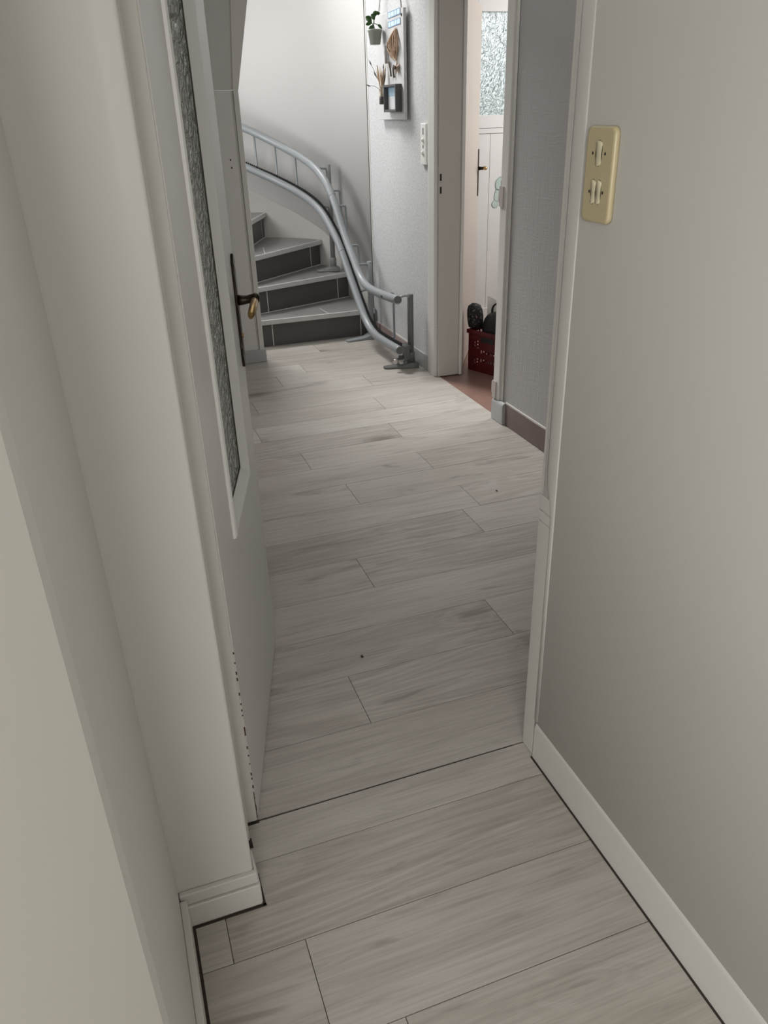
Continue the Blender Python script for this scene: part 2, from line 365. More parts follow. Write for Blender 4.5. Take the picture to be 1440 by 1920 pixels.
for z, y1 in ((.12, 1.3005), (.66, 1.3005), (.70, 1.302), (.735, 1.312), (.76, 1.322), (.80, 1.327), (2.5, 1.327)):
    y0 = 1.282
    rows.append([bm.verts.new((.8302 - .0026 * math.sin(math.pi * k / 8) ** .7, y0 + (y1 - y0) * k / 8, z)) for k in range(9)])
for a, b in zip(rows[:-1], rows[1:]):
    for k in range(8):
        f = bm.faces.new((a[k], a[k + 1], b[k + 1], b[k])); f.smooth = True
    bm.faces.new((a[0], b[0], b[8], a[8]))
bm.faces.new(rows[0]); bm.faces.new(rows[-1][::-1])
struct(obj('trim_18', bm, WARM), 'rounded white ridge along the corner of the switch wall')
def base_profile(bm, L0, L1, h=.125, t=.0145):
    prof = [(0, 0), (-t, 0), (-t, h * .80), (-t * .75, h * .845), (-t * .75, h * .875), (-t * .35, h * .95), (-t * .25, h), (0, h)]
    prism(bm, prof, L0, L1, 'y')
bm = nb(); base_profile(bm, 0, 1)
for v in bm.verts: v.co = (v.co.x + .8395, -2.6 + v.co.y * (1.288 + 2.6), v.co.z + .001)
struct(obj('baseboard_right', bm, TRIMW, bevel=.001), 'white baseboard below the ivory switch')
struct(box_obj('trim_3', .8205, .826, -2.6, 1.29, -.0042, .0006, DARK), 'dark gap along the baseboard')

bm = nb()   # left casing block
rr = .02
arc = [(.075 - rr + rr * math.sin(t), 1.14 + rr - rr * math.cos(t)) for t in [k * math.pi / 2 / 6 for k in range(7)]]
arc2 = [(.075 - rr * .35 + rr * .35 * math.sin(t), 1.1385 + rr * .35 - rr * .35 * math.cos(t)) for t in [k * math.pi / 2 / 4 for k in range(5)]]
prism(bm, [(-.55, 1.14), (.040, 1.14), (.046, 1.1388), *arc2, (.076, 1.29), (-.55, 1.29)], .001, 2.5)
struct(obj('wall_left', bm, TRIMW, bevel=.001), 'white painted end of wall beside the glazed door')
bm = nb()
prism(bm, [(-.0795, 1.14), (-.0795, 1.122), (.081, 1.122), (.084, 1.126), (.084, 1.20), (.0752, 1.20), (.0752, 1.14)], .0015, .062)
prism(bm, [(-.0795, 1.14), (-.0795, 1.127), (.079, 1.127), (.081, 1.130), (.081, 1.19), (.0752, 1.19), (.0752, 1.14)], .064, .094)
struct(obj('baseboard_left', bm, TRIMW, bevel=.003), 'chipped white baseboard at the foot of the casing')
bm = nb(); bx(bm, -.066, .09, 1.1165, 1.1225, -.0042, .0012); bx(bm, .083, .089, 1.118, 1.20, -.0042, .0012)
bx(bm, .076, .092, 1.272, 1.300, -.0042, .0012); bx(bm, .076, .119, 1.337, 1.344, -.0042, .0012)
struct(obj('trim_4', bm, DARK), 'dark gap and notch at the foot of the casing')
bm = nb()   # near left wall, then splayed away from the passage
prism(bm, [(-.0802, 1.1395), (-.0802, .575), (-.084, .555), (-.42, -.10), (-2.6, -.10), (-2.6, .05), (-.55, .05), (-.55, 1.1395)], .0012, 2.5)
struct(obj('wall_left_near', bm, WARM, bevel=.0), 'white wall nearest the camera at the passage mouth')
bm = nb(); prism(bm, [(-.0800, 1.1215), (-.0660, 1.1215), (-.0660, .60), (-.0800, .60)], .0013, .088)
struct(obj('baseboard_left_near', bm, TRIMW, bevel=.002), 'white baseboard along the near passage wall')
struct(box_obj('trim_5', -.0665, -.0600, .60, 1.1200, -.0042, .0008, DARK), 'dark gap along the near baseboard')
# doorway lining of the glazed door
bm = nb(); bx(bm, .0, .1155, 1.342, 1.40, .004, 2.06)
bx(bm, .0765, .0885, 1.291, 1.3425, .004, 2.06)
struct(obj('trim_6', bm, TRIMW, bevel=.002), 'white rebated door post at the hinges of the glazed door')
struct(box_obj('wall_header', .076, .83, 1.14, 1.345, 2.06, 2.5, WARM), 'wall over the first doorway')
# room behind the camera
bm = nb(); bx(bm, -2.6, -1.7, -2.6, -2.5, 0, 2.5); bx(bm, -.1, .83, -2.6, -2.5, 0, 2.5); bx(bm, -1.7, -.1, -2.6, -2.5, 0, .9); bx(bm, -1.7, -.1, -2.6, -2.5, 2.3, 2.5)
struct(obj('wall_back', bm, WARM), 'wall with an assumed window behind the camera')
struct(box_obj('wall_near_side', -2.7, -2.6, -2.6, .05, 0, 2.5, WARM))
bm = nb()
for x in (-1.7, -.93, -.16): bx(bm, x, x + .06, -2.58, -2.53, .9, 2.3)
for z in (.9, 2.24): bx(bm, -1.7, -.1, -2.58, -2.53, z, z + .06)
struct(obj('assumed_window', bm, PVC), 'white window assumed behind the camera')  # unseen window, assumed to go with the light from behind
bm = nb()
for y in (-2.35, -1.78, -1.21): bx(bm, -2.599, -2.56, y, y + .06, .4, 1.66)
for z in (.4, 1.6): bx(bm, -2.599, -2.56, -2.35, -1.15, z, z + .06)
struct(obj('added_window_frame', bm, PVC), 'white frame added on the solid side wall behind the camera')  # frame added to go with the side fill; the wall has no opening
struct(box_obj('ceiling', -2.7, 2.02, -2.7, 5.15, 2.5, 2.6, CEIL))

# ------------------------------------------------------------------ hall walls
struct(box_obj('wall_hall_left', -.1, 0, 1.40, 5.15, 0, 2.5, WARM))
# wall_hall_right: linen papered stretch up to the entry doorway
struct(box_obj('wall_hall_right', 1.872, 2.02, 1.345, 3.545, .0, 2.5, LINEN), 'lilac grey linen papered wall')
struct(box_obj('wall_hall_far', 1.872, 2.02, 4.345, 5.535, .0, 2.5, SPECK), 'pale grey speckled wall with the hanging board')
struct(box_obj('wall_hall_lintel', 1.872, 2.02, 3.545, 4.345, 2.08, 2.5, LINEN))
struct(box_obj('baseboard_hall_right', 1.862, 1.8715, 1.35, 3.425, .001, .118, BROWNB, bevel=.002), 'dark brown tile baseboard under the linen paper')
bm = nb(); bx(bm, 1.8645, 1.8718, 1.35, 3.43, .1182, .1245)
struct(obj('trim_7', bm, TRIMW), 'thin white bead over the brown tiles')
bm = nb(); bx(bm, 1.846, 1.8715, 3.43, 3.553, .001, .104); 
prism(bm, [(1.846, .104), (1.872, .104), (1.872, .118), (1.858, .118)], 3.43, 3.553, 'y')
struct(obj('baseboard_block', bm, GREYB, bevel=.003), 'pale grey plinth block at the entry doorway')
bm = nb()   # casing right of opening
bx(bm, 1.853, 1.8712, 3.488, 3.552, .118, 2.14); bx(bm, 1.864, 1.8712, 3.466, 3.488, .118, 2.14); bx(bm, 1.872, 2.02, 3.545, 3.551, .0, 2.08)
struct(obj('trim_8', bm, TRIMW, bevel=.003), 'white casing at the near side of the entry doorway')
T8 = bpy.data.objects['trim_8']
def hinge(z):
    bm = nb(); lathe(bm, [(.006, z), (.0135, z + .004), (.0135, z + .062), (.006, z + .066)], 14, (1.868, 3.572, 0)); bx(bm, 1.866, 1.90, 3.5515, 3.566, z + .006, z + .060); bx(bm, 1.846, 1.853, 3.515, 3.552, z - .012, z + .078)
    o = obj('hinge', bm, mat('pinkish_painted_hinge', (.46, .41, .39), .45), T8)
    bm = nb(); lathe(bm, [(.0045, z + .066), (.0045, z + .098), (.003, z + .102)], 10, (1.868, 3.572, 0)); obj('hinge_pin', bm, BLACK, o)
hinge(1.085); hinge(.135)
bm = nb()   # casing and lining left of opening
bx(bm, 1.858, 1.8718, 4.425, 4.468, .001, 2.14); bx(bm, 1.850, 1.8718, 4.352, 4.409, .001, 2.14); bx(bm, 1.866, 1.8718, 4.409, 4.425, .001, 2.14)
struct(obj('trim_9', bm, TRIMW, bevel=.003), 'white casing and lining at the far side of the entry doorway')
struct(box_obj('trim_19', 1.872, 2.008, 4.335, 4.3449, .001, 2.08, mat('old_shaded_jamb_paint', (.49, .465, .425), .45, var=.03, vscale=4), bevel=.003), 'grey beige door lining, darkened for its shade, with two dark latch slots')  # old trim paint, darkened further to hold the shade on this face
T9 = bpy.data.objects['trim_19']
for z0, z1 in ((1.136, 1.172), (1.069, 1.105)):
    box_obj('strike_plate', 1.878, 1.889, 4.3335, 4.3352, z0, z1, BLACK, T9)
bm = nb(); bx(bm, 2.009, 2.028, 4.322, 4.36, .001, 2.08)
struct(obj('trim_10', bm, TRIMW, bevel=.003), 'white door stop at the back of the entry lining')
# baseboards left of the opening
struct(box_obj('baseboard_hall_far', 1.8585, 1.8718, 4.469, 4.76, .001, .098, GREYB, bevel=.003), 'grey baseboard beside the stairlift foot')
struct(box_obj('baseboard_hall_tiles', 1.862, 1.8718, 4.77, 5.50, .001, .098, MAUVEB, bevel=.002), 'mauve tile baseboard behind the stairlift rails')
bm = nb(); bx(bm, 1.866, 1.8718, 4.77, 5.5, .0982, .104)
struct(obj('trim_11', bm, TRIMW), 'thin white bead over the mauve tiles')
# corner strip between speckled paper and cream stairwell
bm = nb(); bx(bm, 1.8697, 1.8718, 5.515, 5.5345, .1, 4.4)
struct(obj('trim_12', bm, TRIMW, bevel=.002), 'thin pale strip at the stairwell corner')
struct(box_obj('trim_13', 1.8706, 1.90, 5.5352, 5.553, .1, 4.4, DARK), 'dark strip painting the shadow line at the stairwell corner')  # dark strip stands in for the shadow line at the corner

# ------------------------------------------------------------------ partition left of the stairs and sloped soffit
bm = nb(); bx(bm, -.1, .90, 5.15, 5.27, 0, 1.625)
struct(obj('wall_partition', bm, PARTI), 'grey white partition beside the stairs')
bm = nb(); bx(bm, .9005, .912, 5.152, 5.27, 0, 1.625); bx(bm, .912, .944, 5.141, 5.275, 0, 1.626)
struct(obj('trim_14', bm, TRIMW, bevel=.004), 'white edge post of the partition')
struct(box_obj('baseboard_partition', -.1, .9535, 5.134, 5.150, .001, .086, GREYB, bevel=.003), 'grey baseboard of the partition')
bm = nb()
for (x, z) in ((.855, 1.256), (.858, 1.212)):
    bx(bm, x - .004, x + .004, 5.1492, 5.1505, z - .005, z + .005)
struct(obj('trim_15', bm, DARK), 'two small screw holes in the partition')
# sloped underside of the flight above: outer edge leans right as it rises
def sof(x0, x1, push, name, m, th=.08):
    bm = nb(); a = Vector((x0, 5.15 - push, 1.626)); b = Vector((x1, 5.15 - push, 1.626))
    k = 2.4
    c = Vector((x1 + .0815 * k, 4.95 - push, 2.047)) ; c = b + (Vector((1.005 + (x1 - .944), 4.95 - push, 2.047)) - b) * k
    d = Vector((x0, c.y, c.z))
    vs = [bm.verts.new(p) for p in (a, b, c, d)]; ws = [bm.verts.new(p + Vector((0, th, .03))) for p in (a, b, c, d)]
    bm.faces.new(vs); bm.faces.new(ws[::-1])
    for i in range(4): bm.faces.new((vs[i], vs[(i + 1) % 4], ws[(i + 1) % 4], ws[i]))
    return obj(name, bm, m)
struct(sof(-.1, .912, 0, 'ceiling_soffit', SOFF), 'grey sloping underside of the upper stair flight')
struct(sof(.9125, .944, .009, 'trim_16', TRIMW), 'white edge board of the sloping soffit')

# ------------------------------------------------------------------ curved stairwell wall, skirt, stairs
WP = [(1.878, 5.545), (1.862, 5.72), (1.822, 5.97), (1.778, 6.18), (1.712, 6.37), (1.57, 6.56), (1.36, 6.722), (1.10, 6.83), (.78, 6.88), (.40, 6.83), (.05, 6.65), (-.2, 6.35), (-.3, 6.0)]
W3 = crom([(x, y, 0) for x, y in WP], 8)
def ribbon(curve, z0f, z1f, th, name, m):
    bm = nb(); n = len(curve); rings = []
    for i, p in enumerate(curve):
        t = (curve[min(i + 1, n - 1)] - curve[max(i - 1, 0)]).normalized(); o = Vector((t.y, -t.x, 0))  # outward
        z0, z1 = z0f(i), z1f(i); q = p + o * th
        rings.append([bm.verts.new((p.x, p.y, z0)), bm.verts.new((p.x, p.y, z1)), bm.verts.new((q.x, q.y, z1)), bm.verts.new((q.x, q.y, z0))])
    for a, b in zip(rings[:-1], rings[1:]):
        for k in range(4):
            f = bm.faces.new((a[k], a[(k + 1) % 4], b[(k + 1) % 4], b[k])); f.smooth = k in (0, 2)
    bm.faces.new(rings[0]); bm.faces.new(rings[-1][::-1])
    o = obj(name, bm, m)
    return o
w = ribbon(W3, lambda i: -.02, lambda i: 4.6, .12, 'wall_stairwell', CREAM); struct(w, 'tall curved cream stairwell wall')
arcl = [0]
for a, b in zip(W3[:-1], W3[1:]): arcl.append(arcl[-1] + (b - a).length)
i0 = min(range(len(W3)), key=lambda i: (W3[i] - Vector((1.745, 6.29, 0))).length)
SK = []
for i, p in enumerate(W3):
    t = (W3[min(i + 1, len(W3) - 1)] - W3[max(i - 1, 0)]).normalized(); SK.append(p - Vector((t.y, -t.x, 0)) * .013)
struct(ribbon(SK, lambda i: 0, lambda i: max(.30, .645 + .43 * (arcl[i] - arcl[i0])), .0128, 'trim_17', SKIRT), 'cream plaster skirt following the winding steps')
# rest of stairwell shell
bm = nb(); bx(bm, -.4, -.3, 5.15, 7.0, 0, 2.9); bx(bm, -.4, -.3, 5.15, 5.75, 2.9, 4.6); bx(bm, -.4, -.3, 6.75, 7.0, 2.9, 4.6); bx(bm, -.4, -.3, 5.75, 6.75, 4.2, 4.6)  # assumed opening left high in this wall for stairwell light
struct(obj('wall_stair_left', bm, CREAM))
struct(box_obj('wall_upper_front', -.4, 2.02, 5.05, 5.15, 2.6, 4.6, CREAM)); struct(box_obj('wall_upper_right', 1.885, 2.02, 5.15, 5.56, 2.5, 4.6, CREAM))
struct(box_obj('ceiling_stairwell', -.4, 2.1, 5.05, 7.1, 4.6, 4.7, CEIL))

RISE = .195; CEN = Vector((.80, 5.55, 0))
noses = [((.93, 5.482), (1.846, 5.476)), ((.985, 5.642), (1.822, 5.940)), ((.98, 5.735), (1.738, 6.352)), ((1.02, 5.965), (1.362, 6.717)), ((.80, 5.90), (.79, 6.86)), ((.62, 5.80), (.26, 6.74)), ((.5, 5.65), (-.2, 6.3))]
def to_wall(a, b):   # push a nosing line to the skirt face
    a, b = Vector((*a, 0)), Vector((*b, 0)); d = (b - a).normalized(); best = None
    for p, q in zip(SK[:-1], SK[1:]):
        e = q - p; den = d.x * e.y - d.y * e.x
        if abs(den) < 1e-9: continue
        w_ = p - a; s = (w_.x * e.y - w_.y * e.x) / den; t = (w_.x * d.y - w_.y * d.x) / den
        if -.001 <= t <= 1.001 and s > .2: best = s if best is None else min(best, s)
    return a + d * (best - .0015) if best else b
stair = thing('staircase', 'grey tiled winding staircase with charcoal risers turning behind the partition', 'staircase', (1.3, 5.5, 0))
def sp(o): o.matrix_parent_inverse = stair.matrix_basis.inverted(); return o
NL = []
for a, b in noses: NL.append((Vector((*a, 0)), to_wall(a, b) if a[1] > 5.5 else Vector((1.855, 5.476, 0))))
for i in range(6):
    z = RISE * (i + 1); (a, b), (c, d) = NL[i], NL[i + 1]
    dirn = (b - a).normalized(); nrm = Vector((-dirn.y, dirn.x, 0))    # towards the back of the step
    # tread polygon between this nosing and a little beyond the next riser
    mid = [p for p in SK if (p - a).dot(nrm) > .004 and (p - c).dot(Vector((-(d - c).normalized().y, (d - c).normalized().x, 0))) < .02 and (p - b).length < 1.0 and p.x > -.25]
    mid = [p - (p - CEN).normalized() * .0015 for p in mid]
    n2 = Vector((-(d - c).normalized().y, (d - c).normalized().x, 0))
    poly = [a + nrm * .006, b + nrm * .006] + mid + [d + n2 * .032, c + n2 * .032]
    bm = nb(); prism(bm, [(p.x, p.y) for p in poly], z - .022, z - .0008)
    t = sp(obj('tread', bm, TREAD, stair))
    bm = nb(); # nosing bar
    prism(bm, [((a).x, (a).y), (b.x, b.y), (b + nrm * .016).to_tuple()[:2], (a + nrm * .016).to_tuple()[:2]], z - .034, z)
    obj('nosing', bm, NOSE, t, bevel=.003)
    bm = nb()
    if i == 0: cuts = [((.62, -.002), (.60, .30))]
    elif i == 1: cuts = [((.86, -.002), (.84, .4))]
    else: cuts = [((.25, .0), (.50, .16))]
    for (s0, t0), (s1, t1) in cuts:
        L_ = (b - a).length; p = a + dirn * (s0 * L_) + nrm * .012; q = a + dirn * (s1 * L_) + nrm * (.22 if i else .20)
        e = (q - p).normalized(); w_ = Vector((-e.y, e.x, 0)) * .0028
        prism(bm, [(v.x, v.y) for v in (p + w_, p - w_, q - w_, q + w_)], z - .0008, z - .0002)
    obj('grout_line', bm, GROUT, t)
    # riser under this nosing
    back = nrm * .028; p0, p1 = a + back, b + back + dirn * .0; zb = RISE * i + (.0015 if i else .0015)
    bm = nb(); prism(bm, [(p0.x, p0.y), (p1.x, p1.y), (p1 + nrm * .02).to_tuple()[:2], (p0 + nrm * .02).to_tuple()[:2]], zb, z - .0222)
    rs = sp(obj('riser', bm, RISER, stair)); L_ = (p1 - p0).length
    bm = nb(); f = -nrm * .0012
    marks = {0: (.165, .885), 1: (.16, .885), 2: (.865, ), 3: (.90,), 4: (.5,), 5: (.5,)}[i]
    for s in marks:
        q = p0 + dirn * (s * L_); e = dirn * .0032
        prism(bm, [((q - e + f).x, (q - e + f).y), ((q + e + f).x, (q + e + f).y), ((q + e + nrm * .001).x, (q + e + nrm * .001).y), ((q - e + nrm * .001).x, (q - e + nrm * .001).y)], zb, z - .023)
        obj('grout_line', bm, GROUT, rs); bm = nb()
    if i:   # pale joint where the riser meets the tread below
        prism(bm, [((p0 + f * 3).x, (p0 + f * 3).y), ((p1 + f * 3).x, (p1 + f * 3).y), (p1.x, p1.y), (p0.x, p0.y)], zb - .001, zb + .004)
    if len(bm.verts): obj('grout_line', bm, GROUT, rs)
struct(box_obj('column_newel', .70, .78, 5.30, 5.42, 0, 1.2, CREAM), 'newel core behind the partition')

# ------------------------------------------------------------------ stairlift rails
UP = [(1.700,4.570,0.448), (1.700,4.657,0.441), (1.700,4.743,0.435), (1.700,4.830,0.429), (1.700,4.916,0.425), (1.699,5.003,0.422), (1.699,5.089,0.422), (1.697,5.175,0.429), (1.696,5.257,0.449), (1.694,5.330,0.490), (1.692,5.395,0.545), (1.689,5.460,0.602), (1.685,5.525,0.659), (1.681,5.586,0.720), (1.676,5.641,0.786), (1.671,5.692,0.856), (1.664,5.745,0.924), (1.656,5.803,0.987), (1.645,5.868,1.043), (1.632,5.939,1.089), (1.615,6.014,1.128), (1.595,6.092,1.160), (1.569,6.169,1.189), (1.536,6.244,1.218), (1.496,6.314,1.246), (1.449,6.380,1.277), (1.396,6.440,1.310), (1.337,6.491,1.344), (1.271,6.535,1.379), (1.200,6.572,1.412), (1.164,6.589,1.429), (1.05, 6.635, 1.485), (.85, 6.67, 1.60), (.62, 6.68, 1.73)]
LO = [(1.700,4.549,0.135), (1.700,4.637,0.131), (1.700,4.725,0.127), (1.700,4.813,0.124), (1.700,4.901,0.122), (1.699,4.988,0.123), (1.699,5.075,0.133), (1.698,5.157,0.157), (1.696,5.233,0.198), (1.695,5.303,0.251), (1.693,5.369,0.308), (1.690,5.434,0.368), (1.687,5.498,0.428), (1.683,5.559,0.491), (1.678,5.618,0.556), (1.672,5.680,0.618), (1.664,5.746,0.675), (1.654,5.815,0.728), (1.642,5.885,0.780), (1.628,5.957,0.827), (1.610,6.034,0.865), (1.588,6.113,0.897), (1.560,6.190,0.927), (1.525,6.265,0.956), (1.482,6.335,0.986), (1.432,6.400,1.016), (1.376,6.459,1.048), (1.312,6.509,1.080), (1.243,6.550,1.114), (1.170,6.585,1.150), (1.133,6.601,1.168), (1.05, 6.635, 1.21), (.85, 6.67, 1.32), (.62, 6.68, 1.45)]
UPc, LOc = crom(UP, 4), crom(LO, 4)
lift = thing('stairlift_rail', 'grey twin tube stairlift rail curving up the winding stairs', 'stairlift rail', (1.75, 4.65, 0))
def lp(o): o.matrix_parent_inverse = lift.matrix_basis.inverted(); return o
bm = nb(); tube(bm, UPc, .0265, 20); ut = lp(obj('upper_tube', bm, STEEL, lift))
bm = nb(); tube(bm, LOc, .0265, 20); lt = lp(obj('lower_tube', bm, STEEL, lift))
bm = nb()     # dark end caps, joint ring, small screws
lathe(bm, [(.0235, -.001), (.0235, .001)], 20)
for v in bm.verts: v.co = (1.70 + v.co.x, 4.5695 + v.co.z, .448 + v.co.y)
obj('end_cap', bm, STEELD, ut)
bm = nb(); lathe(bm, [(.0235, -.001), (.0235, .001)], 20)
for v in bm.verts: v.co = (1.70 + v.co.x, 4.5485 + v.co.z, .135 + v.co.y)
obj('end_cap', bm, STEELD, lt)
def ring_at(curve, k, r, name, par, m=STEELD, half=.0012):
    p = curve[k]; t = (curve[k + 1] - curve[k - 1]).normalized(); bm = nb(); tube(bm, [p - t * half, p + t * half], r, 20); obj(name, bm, m, par)
ring_at(UPc, 66, .0272, 'joint_ring', ut); ring_at(LOc, 58, .0272, 'joint_ring', lt)
bm = nb(); p = Vector((1.70 - .0262, 4.80, .430)); bx(bm, p.x - .001, p.x + .002, p.y - .014, p.y + .014, p.z - .006, p.z + .006); obj('label_plate', bm, BLACK, ut)
# toothed rack on the wall side of the lower tube
def side(curve, i):
    t = (curve[min(i + 1, len(curve) - 1)] - curve[max(i - 1, 0)]); t.z = 0; t.normalize(); return Vector((t.y, -t.x, 0))
rk = [LOc[i] + side(LOc, i) * .026 + Vector((0, 0, .020)) for i in range(2, len(LOc))]
bm = nb(); tube(bm, rk, .006, 6)
acc = 0.0
for a, b in zip(rk[:-1], rk[1:]):
    d = b - a; L_ = d.length; s = -acc
    while s < L_:
        if s >= 0:
            p = a + d * (s / L_); bx(bm, p.x - .006, p.x + .006, p.y - .003, p.y + .003, p.z + .004, p.z + .017)
        s += .016
    acc = (acc + L_) % .016
lp(obj('toothed_rack', bm, RACK, lift))
# posts
def near(curve, pt): return min(range(len(curve)), key=lambda i: (curve[i] - Vector(pt)).length)
def post(x, y, z0, z1, rad, foot_dir, flen, m, dark=False):
    bm = nb(); lathe(bm, [(rad, z0 + .02), (rad, z1 - .001), (rad * .9, z1)], 20, (x, y, 0)); po = lp(obj('post', bm, m, lift))
    bm = nb(); lathe(bm, [(rad * 1.3, z0 + .016), (rad * 1.3, z0 + .095), (rad * 1.1, z0 + .10)], 20, (x, y, 0)); obj('post_sleeve', bm, m, po)
    # foot plate: a long tapered tongue with rounded tip
    fd = Vector((*foot_dir, 0)).normalized(); sd = Vector((-fd.y, fd.x, 0)); bm = nb(); o = Vector((x, y, 0)) - fd * .045
    outline = [(0, -.045), (.05, -.05), (.11, -.036), (flen - .015, -.030), (flen, -.020), (flen + .004, 0), (flen, .020), (flen - .015, .030), (.11, .036), (.05, .05), (0, .045)]
    def zt(s): return .012 + .026 * max(0, 1 - max(0, s - .06) / .10) ** 2 * (1 if s > .0 else .6)
    lo = [bm.verts.new(o + fd * s + sd * q + Vector((0, 0, z0 + .001))) for s, q in outline]
    hi = [bm.verts.new(o + fd * s + sd * (q * .9) + Vector((0, 0, z0 + zt(s)))) for s, q in outline]
    n = len(outline); bm.faces.new(lo[::-1])
    for i in range(n): bm.faces.new((lo[i], lo[(i + 1) % n], hi[(i + 1) % n], hi[i]))
    for i in range(n // 2): 
        j = n - 1 - i
        if i + 1 < j - 1: bm.faces.new((hi[i], hi[i + 1], hi[j - 1], hi[j]))
        elif i + 1 == j - 1: bm.faces.new((hi[i], hi[i + 1], hi[j]))
    obj('foot_plate', bm, m, po, bevel=.003)
    return po
p1 = post(1.80, 4.615, 0, .467, .0195, (-1, .20), .225, STEELD)
p2 = post(1.80, 5.405, 0, .548, .0185, (-1, -.10), .25, STEEL)
p3 = post(1.715, 6.035, .392, 1.152, .0185, (-1, .13), .175, mat('mid_grey_painted_steel', (.21, .215, .21), .42))
# arms from the posts to the tubes
def arm(name, pts, r, m=STEEL):
    bm = nb(); tube(bm, crom(pts, 5), r, 10); return lp(obj(name, bm, m, lift))
arm('arm', [(1.80, 4.615, .447), (1.77, 4.60, .462), (1.742, 4.60, .462), (1.712, 4.60, .448)], .0075)
arm('arm', [(1.80, 5.405, .530), (1.76, 5.40, .532), (1.71, 5.395, .535)], .009)
arm('arm', [(1.80, 5.405, .355), (1.76, 5.40, .355), (1.71, 5.395, .345)], .009)
arm('arm', [(1.715, 6.035, 1.125), (1.66, 6.03, 1.130), (1.615, 6.02, 1.128)], .009)
arm('arm', [(1.715, 6.035, .855), (1.66, 6.03, .865), (1.612, 6.02, .86)], .009)
# rungs: hooked rods joining upper and lower tube on the wall side
def rung(k, o=.046, drop=.0):
    pu = UPc[k]; s = side(UPc, k); kl = min(range(len(LOc)), key=lambda i: (Vector((LOc[i].x, LOc[i].y, 0)) - Vector((pu.x, pu.y, 0))).length)
    pl = LOc[kl]
    a = pu + Vector((0, 0, .004)); b = a + s * o; c = Vector((b.x, b.y, pl.z + .012)); d = pl + s * .012 + Vector((0, 0, .006))
    bm = nb(); e = .014
    path = [a, b - s * e, b - s * e * .3 - Vector((0, 0, e * .3)), b - Vector((0, 0, e)), c + Vector((0, 0, e)), c + Vector((0, 0, e * .3)) - s * e * .3, c - s * e, d]
    tube(bm, path, .0078, 10); lp(obj('rung', bm, STEEL, lift))
for pt in ((1.699, 4.845, .428), (1.687, 5.50, .64), (1.668, 5.72, .89), (1.655, 5.80, .985)): rung(near(UPc, pt), .075)
for pt in ((1.507, 6.30, 1.24), (1.40, 6.436, 1.308), (1.275, 6.533, 1.377), (1.165, 6.588, 1.43), (1.0, 6.645, 1.51)): rung(near(UPc, pt), .04)
# lower end bracket with rollers and clamp
bm = nb(); bx(bm, 1.728, 1.785, 4.575, 4.66, .128, .152); bx(bm, 1.735, 1.775, 4.570, 4.60, .06, .150); bx(bm, 1.715, 1.80, 4.585, 4.625, .062, .082); bx(bm, 1.69, 1.76, 4.565, 4.60, .055, .074)
br = lp(obj('end_bracket', bm, STEELD, lift, bevel=.004))
for (x, y, z, r_) in ((1.672, 4.56, .064, .017), (1.716, 4.572, .052, .015)):
    bm = nb(); lathe(bm, [(r_ * .6, -.012), (r_, -.010), (r_, .010), (r_ * .6, .012)], 16)
    for v in bm.verts: v.co = (x + v.co.x, y + v.co.z, z + v.co.y)
    obj('roller', bm, CHROME, br)
bm = nb(); tube(bm, [(1.665, 4.556, .066), (1.72, 4.56, .062), (1.765, 4.59, .075)], .006, 8); obj('lever_arm', bm, CHROME, br)

# ------------------------------------------------------------------ glazed door standing open
TH = math.atan2(.961, .276)
door = bpy.data.objects.new('door_1', None); COL.objects.link(door); door.location = (.1185, 1.349, 0); door.rotation_euler = (0, 0, TH)
struct(door, 'white door with a tall crinkled glass pane, standing open into the hall'); 
DW, G0, G1, GZ = .724, .196, .512, .682
bm = nb()
bx(bm, 0, G0, 0, .038, .006, 2.03); bx(bm, G1, DW, 0, .038, .006, 2.03); bx(bm, G0, G1, 0, .038, .006, GZ); bx(bm, G0, G1, 0, .038, 1.93, 2.03)
bmesh.ops.remove_doubles(bm, verts=bm.verts, dist=1e-5)
obj('door_leaf', bm, DOORW, door)
bm = nb()   # raised bead sloping down to the glass, mitred
def loopring(ins, y): return [(G0 + ins, y, GZ + ins), (G1 - ins, y, GZ + ins), (G1 - ins, y, 1.93 - ins), (G0 + ins, y, 1.93 - ins)]
rings = [[bm.verts.new(p) for p in loopring(i, y)] for i, y in ((-.014, .0), (-.013, -.006), (-.008, -.009), (-.002, -.008), (.024, .012), (.024, .03))]
for a, b in zip(rings[:-1], rings[1:]):
    for k in range(4): bm.faces.new((a[k], a[(k + 1) % 4], b[(k + 1) % 4], b[k]))
obj('glazing_bead', bm, DOORW, door)
box_obj('glass_pane', G0 + .01, G1 - .01, .0135, .0185, GZ + .01, 1.92, GLASS, door)
# dark strips painting the shadow gap along the far and bottom glass edges
bm = nb(); bx(bm, G1 - .0262, G1 - .0238, .0105, .0134, GZ + .024, 1.906); bx(bm, G0 + .024, G1 - .024, .0105, .0134, GZ + .0238, GZ + .026)
obj('glass_edge_shadow', bm, mat('glass_shadow_gap', (.06, .06, .045), .8), door)
bm = nb()   # long ornate lock plate
zz = [.909, .914, .925, .940, .952, .962, .975, 1.02, 1.05, 1.08, 1.10, 1.14, 1.150, 1.162, 1.175, 1.187, 1.195]
ww = [.006, .011, .013, .018, .013, .018, .0145, .0145, .016, .018, .0145, .0145, .018, .013, .018, .012, .006]
prism(bm, [(.687 - w_, z) for z, w_ in zip(zz, ww)] + [(.687 + w_, z) for z, w_ in zip(zz[::-1], ww[::-1])], -.0065, 0, 'y')
pl = obj('lock_plate', bm, BRONZE, door, bevel=.002)
bm = nb(); tube(bm, [(.69, -.005, 1.08), (.69, -.018, 1.08), (.69, -.03, 1.081), (.69, -.044, 1.083), (.688, -.052, 1.083)], [.014, .012, .0105, .012, .013], 14); ball(bm, (.689, -.050, 1.083), .014, .012, .014)
nk = obj('handle', bm, BRONZE, door)
